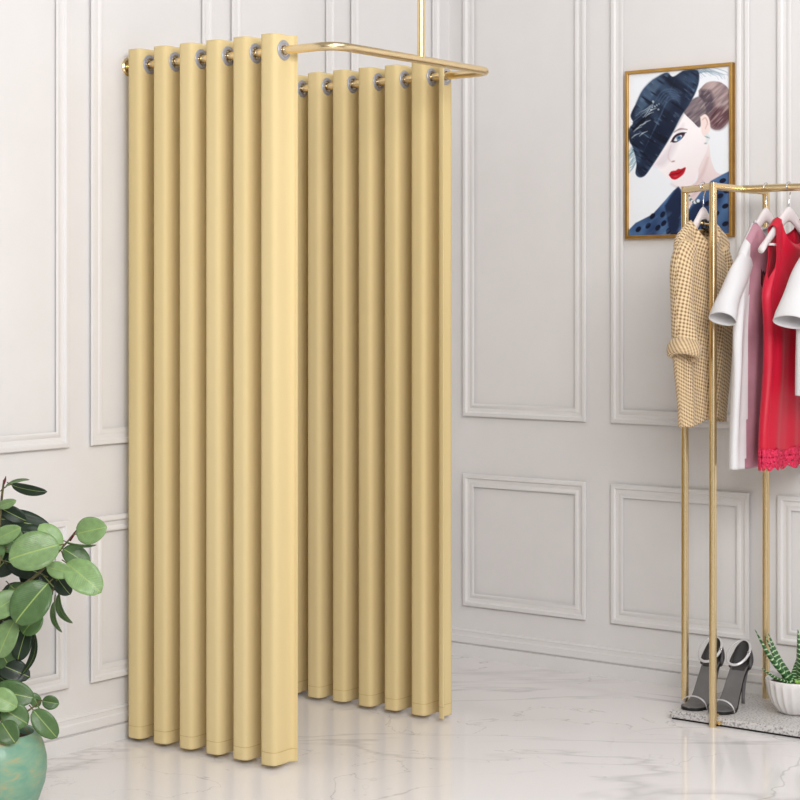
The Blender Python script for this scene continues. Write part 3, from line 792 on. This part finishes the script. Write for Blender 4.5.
# ---------------------------------------------------------------- high-heeled sandals
def shoe(c, ang, label):
    t = thing('high_heel_sandal', label, 'shoe', c, 'pair of grey stiletto sandals on the rack shelf')
    D = Vector((math.cos(ang), math.sin(ang), 0)); W = Vector((D.y, -D.x, 0)); C0 = Vector(c)   # D: toe -> heel
    # centre line of the footbed (l, z, half width)
    prof = [(-.040, .0045, .006), (-.034, .0043, .022), (-.02, .004, .033), (0, .0038, .0385), (.02, .004, .0385), (.038, .010, .036), (.058, .028, .031), (.080, .058, .029), (.100, .086, .0275), (.118, .105, .028), (.136, .1145, .0275), (.152, .118, .026), (.163, .119, .019), (.168, .119, .006)]
    P = catmull(prof, 5)
    def ribbon(th0, th1, mat, name, inset=0, lo=0, hi=None):
        bm = bmesh.new(); rings = []; Q = P[lo:hi]
        for l, z, w in Q:
            w = max(.002, w-inset); ring = []
            for sgn, hh in ((-1, th0), (-.5, th0), (0, th0), (.5, th0), (1, th0), (1, th1), (0, th1), (-1, th1)):
                ring.append(bm.verts.new(C0+D*l+W*w*sgn+Vector((0, 0, z+hh+(.0015*(abs(sgn) > .9 and hh == th0))))))
            rings.append(ring)
        for A, B in zip(rings, rings[1:]):
            for k in range(8): bm.faces.new((A[k], A[(k+1) % 8], B[(k+1) % 8], B[k]))
        bm.faces.new(rings[0]); bm.faces.new(rings[-1]); return obj(name, bm, mat, t, auto=50)
    ribbon(.0035, -.0035, BLACK, 'outsole')
    ribbon(.0058, .0036, LEATHER, 'insole', .0015)
    ribbon(.0068, .0058, DARKL, 'heel_pad', .006, 44)
    # stiletto heel
    bm = bmesh.new(); tube(bm, [C0+D*.152+Vector((0, 0, .114)), C0+D*.158+Vector((0, 0, .095)), C0+D*.156+Vector((0, 0, .06)), C0+D*.152+Vector((0, 0, .02)), C0+D*.152], [.021, .013, .0068, .0052, .0055], 16)
    obj('stiletto_heel', bm, LEATHER, t)
    # heel counter: half cup rising behind the ankle
    bm = bmesh.new(); rings = []
    for j in range(13):
        f = j/12; ring = []
        for i in range(25):
            a = -1.9+3.8*i/24
            drop = (abs(a)/1.9)**2
            hgt = (.074*(1-drop*.93)+.004)*f
            r = .0290+.009*math.sin(f*PI)-.002*f*(1-drop)
            ring.append(bm.verts.new(C0+D*(.138+.031*math.cos(a)*(1+.08*f))+W*(r*math.sin(a))+Vector((0, 0, .113+hgt-.012*max(0, -math.cos(a))))))
        rings.append(ring)
    for A, B in zip(rings, rings[1:]):
        for k in range(24): bm.faces.new((A[k], A[k+1], B[k+1], B[k]))
    o = obj('heel_counter', bm, DARKL, t); solid(o, .002)
    # ankle strap loop and toe strap
    bm = bmesh.new(); pts = []
    for i in range(40):
        a = 2*PI*i/40; pts.append(C0+D*(.120+.040*math.cos(a))+W*(.034*math.sin(a))+Vector((0, 0, .162+.032*math.cos(a))))
    tube(bm, pts, .0042, 8, closed=True, cap=False, flat=.4); o = obj('ankle_strap', bm, WHITE_LACQ2, t)
    bm = bmesh.new(); tube(bm, [C0+D*.120+W*.034+Vector((0, 0, .155)), C0+D*.120+W*.034+Vector((0, 0, .169))], .0055, 8, flat=.4); b_ = obj("buckle", bm, CHROME); b_.parent = o
    bm = bmesh.new(); pts = [C0+D*(.004-.006*math.sin(PI*i/20))+W*(.0392*math.cos(PI*i/20))+Vector((0, 0, .004+.034*math.sin(PI*i/20)**.8)) for i in range(21)]
    tube(bm, pts, .0055, 8, flat=.35, nrm=(0, 0, 1)); obj('toe_strap', bm, WHITE_LACQ2, t)
    return t
WHITE_LACQ2 = simple('silver_grey_strap', (214, 212, 214), .3, .3, var=3)
ZS = SZ+.0002
s1 = onz(694, 708.5, ZS); s2 = onz(721.5, 712.3, ZS)
shoe((s1.x, s1.y, ZS), math.radians(4), 'grey stiletto sandal nearest the left end of the rack shelf')
shoe((s2.x, s2.y, ZS), math.radians(2), 'grey stiletto sandal nearer the white plant pot, right one of the pair')

# ---------------------------------------------------------------- succulent in a ribbed white bowl
def succulent():
    c = onz(796.5, 712.5, ZS); c.z = ZS
    t = thing('potted_succulent', 'zebra-striped green succulent in a ribbed white ceramic bowl on the rack shelf', 'potted plant', c)
    pr = [(.0, 0), (.042, 0), (.050, .002), (.062, .010), (.078, .032), (.088, .058), (.0925, .085), (.0925, .101), (.090, .1035), (.0865, .101), (.084, .086), (.0, .084)]
    PRf = [(r, z) for r, z in pr]
    bm = bmesh.new()
    lathe(bm, [(max(r, .0002), z) for r, z in PRf], c, 144, lambda a, z: 1-.055*abs(math.sin(a*11))**.7*(-math.cos(min(1, z/.09)*PI)*.0+1)*(1 if .004 < z < .093 else 0) if True else 1)
    obj('bowl', bm, CERAMIC, t)
    bm = bmesh.new(); lathe(bm, [(.0002, .093), (.03, .094), (.06, .091), (.083, .089)], c, 48, lambda a, z: 1+.02*math.sin(7*a)); o = obj('soil', bm, SOIL, t)
    m, n, l, b = base_mat('striped_succulent_leaf', (52, 98, 50), .4)
    uv = n.new('ShaderNodeUVMap'); uv.uv_map = 'leaf'; sp = n.new('ShaderNodeSeparateXYZ'); l.new(uv.outputs[0], sp.inputs[0])
    no = n.new('ShaderNodeTexNoise'); no.inputs['Scale'].default_value = 4; l.new(uv.outputs[0], no.inputs['Vector'])
    ad = n.new('ShaderNodeMath'); ad.operation = 'MULTIPLY_ADD'; ad.inputs[1].default_value = .06; l.new(no.outputs['Fac'], ad.inputs[0]); l.new(sp.outputs[1], ad.inputs[2])
    mu = n.new('ShaderNodeMath'); mu.operation = 'MULTIPLY'; mu.inputs[1].default_value = 75; l.new(ad.outputs[0], mu.inputs[0])
    si = n.new('ShaderNodeMath'); si.operation = 'SINE'; l.new(mu.outputs[0], si.inputs[0])
    cr = n.new('ShaderNodeValToRGB'); cr.color_ramp.elements[0].position = .55; cr.color_ramp.elements[0].color = lin((48, 96, 48)); cr.color_ramp.elements[1].position = .85; cr.color_ramp.elements[1].color = lin((190, 216, 170))
    l.new(si.outputs[0], cr.inputs[0]); l.new(cr.outputs[0], b.inputs['Base Color'])
    bm = bmesh.new(); uvl = bm.loops.layers.uv.new('leaf')
    base = c+Vector((0, 0, .088)); d0 = 5.545
    # tips given as offsets to screen right (m), towards camera (m), up (m)
    tips = [(-.126, .0, .252, .017), (-.090, -.03, .230, .012), (-.076, -.05, .232, .014), (-.113, .035, .142, .012), (.004, .0, .252, .021), (-.02, .06, .10, .018), (.05, .03, .17, .018),
            (.09, .0, .19, .017), (.11, .02, .12, .015), (.03, -.06, .19, .016), (.07, -.05, .15, .014), (-.045, -.02, .12, .012), (.06, .07, .085, .013), (.02, .03, .14, .015)]
    for (rx, ty, uz, w) in tips:
        tip = c+RIGHT*rx+TOCAM*ty+Vector((0, 0, uz)); out = tip-base; out.z = 0
        st = base+out.normalized()*.008 if out.length > 0 else base
        midp = st.lerp(tip, .5)+out*.06-Vector((0, 0, .004)); C = catmull([st, midp, tip], 10)
        fr = frames(C); rings = []; nn = len(C)
        side0 = out.normalized().cross(Vector((0, 0, 1)))
        for i, p in enumerate(fr[0]):
            f = i/(nn-1); wd = w*1.4*(1-f)**.75*(.82+.5*math.sin(min(1, f*2.5)*PI*.5))+.0006; T = fr[1][i]; sd = (side0-T*side0.dot(T)).normalized(); up = sd.cross(T)
            ring = []
            for q in range(10):
                a = 2*PI*q/10; hh = math.sin(a); ring.append((bm.verts.new(p+sd*math.cos(a)*wd+up*hh*wd*(.55 if hh < 0 else .18)), q/10, f))
            rings.append(ring)
        for A, B in zip(rings, rings[1:]):
            for q in range(10):
                qd = (A[q], A[(q+1) % 10], B[(q+1) % 10], B[q]); f = bm.faces.new([x[0] for x in qd])
                for lp, x in zip(f.loops, qd): lp[uvl].uv = (x[1], x[2])
        bm.faces.new([x[0] for x in rings[-1]])
    obj('leaves', bm, m, t)
    bm = bmesh.new(); p = c+RIGHT*-.006+TOCAM*.06+Vector((0, 0, .098))
    for k in range(5):
        a = k*1.3; tube(bm, [p, p+Vector((math.cos(a)*.008, math.sin(a)*.008, .006)), p+Vector((math.cos(a)*.014, math.sin(a)*.014, .010))], [.004, .005, .001], 8)
    obj('offset_shoot', bm, simple('young_green_shoot', (150, 196, 88), .4, var=14, scale=60), t)
succulent()

# ---------------------------------------------------------------- rubber plant in the green pot
def rubber_plant():
    d0 = 4.62
    c = at(-5, 300, d0); c.z = 0
    t = thing('potted_rubber_plant', 'leafy rubber plant in a mottled turquoise green pot at the left wall', 'potted plant', c)
    m, n, l, b = base_mat('turquoise_glazed_pot', (110, 160, 140), .42, coat=.15)
    mp, no, cr = noise_col(m, n, l, b, (112, 158, 136), (178, 164, 120), 16, 10, .40, .68, stretch=(1, 1, 2.2), dist=.4)
    e = cr.color_ramp.elements.new(.53); e.color = lin((130, 166, 138))
    bump(n, l, b, no.outputs['Fac'], .3, .003)
    pr = [(.0002, 0), (.085, 0), (.094, .004), (.108, .03), (.122, .07), (.1275, .105), (.1265, .135), (.120, .165), (.110, .188), (.104, .197), (.099, .199), (.094, .195), (.096, .18), (.1, .165), (.0002, .16)]
    bm = bmesh.new(); lathe(bm, pr, c, 72); obj('pot', bm, m, t)
    bm = bmesh.new(); lathe(bm, [(.0002, .182), (.05, .184), (.08, .178), (.0985, .174)], c, 40, lambda a, z: 1+.01*math.sin(5*a)); obj('soil', bm, SOIL, t)
    # leaf material: blade colour with pale midrib and side veins, per-leaf tone with light and shade painted in, plus random variation
    m, n, l, b = base_mat('rubber_plant_leaf', (90, 130, 80), .38, spec=.5, coat=.1)
    uv = n.new('ShaderNodeUVMap'); uv.uv_map = 'leaf'; sp = n.new('ShaderNodeSeparateXYZ'); l.new(uv.outputs[0], sp.inputs[0])
    ab = n.new('ShaderNodeMath'); ab.operation = 'ABSOLUTE'; l.new(sp.outputs[0], ab.inputs[0])
    mr = n.new('ShaderNodeMapRange'); mr.inputs['From Min'].default_value = .01; mr.inputs['From Max'].default_value = .05; mr.inputs['To Min'].default_value = 1; mr.inputs['To Max'].default_value = 0; l.new(ab.outputs[0], mr.inputs['Value'])
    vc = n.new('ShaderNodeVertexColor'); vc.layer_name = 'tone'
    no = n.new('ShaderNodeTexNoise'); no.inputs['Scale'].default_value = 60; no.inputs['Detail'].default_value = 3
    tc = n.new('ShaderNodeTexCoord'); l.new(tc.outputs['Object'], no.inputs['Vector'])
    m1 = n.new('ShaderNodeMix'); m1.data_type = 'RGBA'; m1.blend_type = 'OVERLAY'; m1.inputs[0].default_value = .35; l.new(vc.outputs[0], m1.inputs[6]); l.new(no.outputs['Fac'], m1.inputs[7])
    # fine side veins
    m2 = n.new('ShaderNodeMath'); m2.operation = 'MULTIPLY_ADD'; m2.inputs[1].default_value = -.55; l.new(ab.outputs[0], m2.inputs[0]); l.new(sp.outputs[1], m2.inputs[2])
    m3 = n.new('ShaderNodeMath'); m3.operation = 'MULTIPLY'; m3.inputs[1].default_value = 95; l.new(m2.outputs[0], m3.inputs[0])
    m4 = n.new('ShaderNodeMath'); m4.operation = 'SINE'; l.new(m3.outputs[0], m4.inputs[0]); bump(n, l, b, m4.outputs[0], .18, .001)
    mx = n.new('ShaderNodeMix'); mx.data_type = 'RGBA'; mx.inputs[7].default_value = lin((150, 172, 96)); l.new(mr.outputs[0], mx.inputs[0]); l.new(m1.outputs[2], mx.inputs[6]); l.new(mx.outputs[2], b.inputs['Base Color'])
    bm = bmesh.new(); uvl = bm.loops.layers.uv.new('leaf'); cl = bm.verts.layers.float_color.new('tone')
    tones = {'l': (124, 154, 98), 'm': (80, 110, 62), 'd': (28, 46, 28)}  # pale tone paints in sheen, darkest the shade on leaves facing away
    stems = bmesh.new()
    px2m = d0/F
    def leaf(bp, tp, wpx, phi, tone, dz=0, tilt=0, bend=.10, pet=None):
        a = at(bp[0], bp[1], d0+dz); q = at(tp[0], tp[1], d0+dz-tilt); L = q-a; ln = L.length; T = L.normalized()
        N = TOCAM+Vector((0, 0, .35)); N = (N-T*N.dot(T)).normalized(); N = Matrix.Rotation(math.radians(phi), 3, T) @ N
        W = T.cross(N).normalized(); hw = wpx*px2m/2*1.08; NL, NW = 16, 8; G = []
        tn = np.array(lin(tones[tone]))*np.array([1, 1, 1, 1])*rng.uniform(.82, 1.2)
        for i in range(NL+1):
            f = i/NL; wd = hw*max(0, math.sin(PI*(f**.95)))**.52*(1 if 0 < i < NL else 0)+.0004
            G.append([])
            for k in range(NW+1):
                s = -1+2*k/NW; p = a+T*(ln*f)+W*(s*wd)+N*(-bend*ln*(2*f-1)**2*.8+bend*ln*.8*(0)+.16*wd*abs(s)+.02*wd*math.sin(9*f+s*2))
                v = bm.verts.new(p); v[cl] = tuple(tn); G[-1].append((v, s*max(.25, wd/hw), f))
        for i in range(NL):
            for k in range(NW):
                qd = (G[i][k], G[i+1][k], G[i+1][k+1], G[i][k+1]); f = bm.faces.new([x[0] for x in qd])
                for lp, x in zip(f.loops, qd): lp[uvl].uv = (x[1], x[2])
        if pet is None: pet = 6
        e = a-N*(bend*ln*.8)
        if pet: tube(stems, [e-T*pet*px2m-N*.008, e-T*pet*px2m*.4-N*.003, e+T*.003], .0016, 6)
        return a
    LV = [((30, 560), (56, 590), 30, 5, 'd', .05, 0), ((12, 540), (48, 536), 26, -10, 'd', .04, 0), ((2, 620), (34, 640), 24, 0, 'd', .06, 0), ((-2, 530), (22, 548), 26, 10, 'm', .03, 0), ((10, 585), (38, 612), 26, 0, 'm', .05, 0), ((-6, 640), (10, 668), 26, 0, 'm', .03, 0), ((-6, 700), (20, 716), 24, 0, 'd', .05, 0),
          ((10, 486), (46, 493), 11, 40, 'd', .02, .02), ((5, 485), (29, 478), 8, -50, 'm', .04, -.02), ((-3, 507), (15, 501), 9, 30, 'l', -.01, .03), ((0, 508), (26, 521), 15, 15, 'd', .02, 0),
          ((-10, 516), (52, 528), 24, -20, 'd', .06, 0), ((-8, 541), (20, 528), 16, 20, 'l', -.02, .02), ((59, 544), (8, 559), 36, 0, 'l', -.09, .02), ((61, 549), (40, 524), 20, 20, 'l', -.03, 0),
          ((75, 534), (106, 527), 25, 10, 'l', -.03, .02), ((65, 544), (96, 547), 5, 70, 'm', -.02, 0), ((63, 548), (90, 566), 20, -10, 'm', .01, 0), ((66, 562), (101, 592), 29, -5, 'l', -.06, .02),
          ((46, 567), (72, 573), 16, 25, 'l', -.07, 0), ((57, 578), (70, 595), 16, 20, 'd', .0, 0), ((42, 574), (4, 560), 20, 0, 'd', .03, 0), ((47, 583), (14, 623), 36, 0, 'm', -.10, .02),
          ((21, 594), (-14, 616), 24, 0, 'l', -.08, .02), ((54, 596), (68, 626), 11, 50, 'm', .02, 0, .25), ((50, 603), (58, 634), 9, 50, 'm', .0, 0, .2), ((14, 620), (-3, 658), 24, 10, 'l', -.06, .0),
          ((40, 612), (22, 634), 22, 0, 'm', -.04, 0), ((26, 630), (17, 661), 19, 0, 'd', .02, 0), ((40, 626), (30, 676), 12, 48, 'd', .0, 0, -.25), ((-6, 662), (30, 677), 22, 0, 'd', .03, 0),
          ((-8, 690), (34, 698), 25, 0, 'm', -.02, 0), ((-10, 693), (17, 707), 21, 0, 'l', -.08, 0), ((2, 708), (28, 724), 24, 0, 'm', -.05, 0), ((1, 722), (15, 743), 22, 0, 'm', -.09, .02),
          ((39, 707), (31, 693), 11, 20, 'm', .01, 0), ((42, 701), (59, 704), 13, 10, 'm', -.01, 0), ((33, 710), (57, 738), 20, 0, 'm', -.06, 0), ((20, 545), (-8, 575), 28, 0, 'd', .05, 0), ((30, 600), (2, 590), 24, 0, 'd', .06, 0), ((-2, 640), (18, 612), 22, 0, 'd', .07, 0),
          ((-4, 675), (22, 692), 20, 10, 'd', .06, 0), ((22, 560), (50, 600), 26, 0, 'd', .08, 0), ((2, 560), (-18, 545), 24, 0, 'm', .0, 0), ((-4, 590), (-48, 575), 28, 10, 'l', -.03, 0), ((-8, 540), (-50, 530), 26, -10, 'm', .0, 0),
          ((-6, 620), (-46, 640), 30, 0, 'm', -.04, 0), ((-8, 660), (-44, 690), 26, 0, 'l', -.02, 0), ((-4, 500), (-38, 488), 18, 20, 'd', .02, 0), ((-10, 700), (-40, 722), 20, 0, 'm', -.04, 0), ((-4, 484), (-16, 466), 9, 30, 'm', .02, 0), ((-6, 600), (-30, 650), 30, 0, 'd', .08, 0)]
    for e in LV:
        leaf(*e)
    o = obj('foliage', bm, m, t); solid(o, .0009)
    def br(pts, r0, r1, off=0):
        C = catmull([at(x, y, d0+dd+off) for x, y, dd in pts], 6); k = len(C)
        tube(stems, C, [r0+(r1-r0)*i/(k-1) for i in range(k)], 8)
    br([(-5, 741, 0), (-6, 690, .01), (-3, 640, .0), (-6, 590, .02), (-2, 540, .01), (1, 505, .01), (4, 480, .0)], .007, .0025)
    br([(-5, 640, .0), (2, 603, -.05), (14, 591, -.07), (30, 580, -.05), (43, 569, -.03), (60, 550, -.01), (68, 541, -.0), (75, 532, -.0)], .005, .002)
    br([(-3, 660, 0), (14, 640, .02), (30, 622, .03), (44, 600, .02), (54, 588, .01), (58, 577, 0)], .004, .002)
    br([(-4, 738, 0), (8, 725, -.03), (20, 716, -.03), (32, 708, -.02), (42, 700, -.01)], .004, .002)
    br([(-6, 600, 0), (0, 560, 0), (8, 545, .03), (10, 530, .02)], .004, .002)
    br([(-4, 700, 0), (-14, 670, 0), (-24, 630, 0), (-20, 590, 0)], .004, .002)
    obj('stem', stems, STEM, t)
    for p0, p1 in (((70, 541), (77, 529)), ((4, 484), (6, 476))):
        bm = bmesh.new(); a, q = at(p0[0], p0[1], d0-.012), at(p1[0], p1[1], d0-.012); tube(bm, [a, a.lerp(q, .5), q], [.002, .0032, .0006], 8)
        obj('leaf_bud', bm, BUD, t)
rubber_plant()

# ---------------------------------------------------------------- light
w = bpy.data.worlds.new('world'); S.world = w; w.use_nodes = True
n, l = w.node_tree.nodes, w.node_tree.links; bg = n['Background']
tc = n.new('ShaderNodeTexCoord'); sp = n.new('ShaderNodeSeparateXYZ'); l.new(tc.outputs['Generated'], sp.inputs[0])
cr = n.new('ShaderNodeValToRGB'); el = cr.color_ramp.elements
el[0].position = .38; el[0].color = (.42, .415, .41, 1); el[1].position = .85; el[1].color = (1, .99, .985, 1)
mr = n.new('ShaderNodeMapRange'); mr.inputs['From Min'].default_value = -1; mr.inputs['From Max'].default_value = 1; l.new(sp.outputs[2], mr.inputs['Value'])
l.new(mr.outputs[0], cr.inputs[0]); l.new(cr.outputs[0], bg.inputs['Color']); bg.inputs['Strength'].default_value = .41
def area(name, loc, target, size, power, col=(1, 1, 1)):
    d = bpy.data.lights.new(name, 'AREA'); d.shape = 'RECTANGLE'; d.size, d.size_y = size; d.energy = power; d.color = col
    o = bpy.data.objects.new(name, d); COL.objects.link(o); o.location = loc
    o.rotation_euler = (Vector(target)-Vector(loc)).to_track_quat('-Z', 'Y').to_euler(); return o
area('key_softbox', (-5.6, -2.9, 3.2), (-.6, -.9, .9), (2.2, 2.2), 6, (1, 1, 1))
area('fill_softbox', (-4.9, -4.9, 2.9), (-.4, -.8, 1.0), (3.0, 1.8), 232, (1, 1, 1))
area('overhead_softbox', (-1.7, -2.9, 3.5), (-.5, -1.0, .6), (2.2, 2.2), 32, (1, 1, 1))

vs = S.view_settings; vs.view_transform = 'Standard'; vs.look = 'None'; vs.gamma = 1; vs.exposure = 0; vs.use_curve_mapping = False
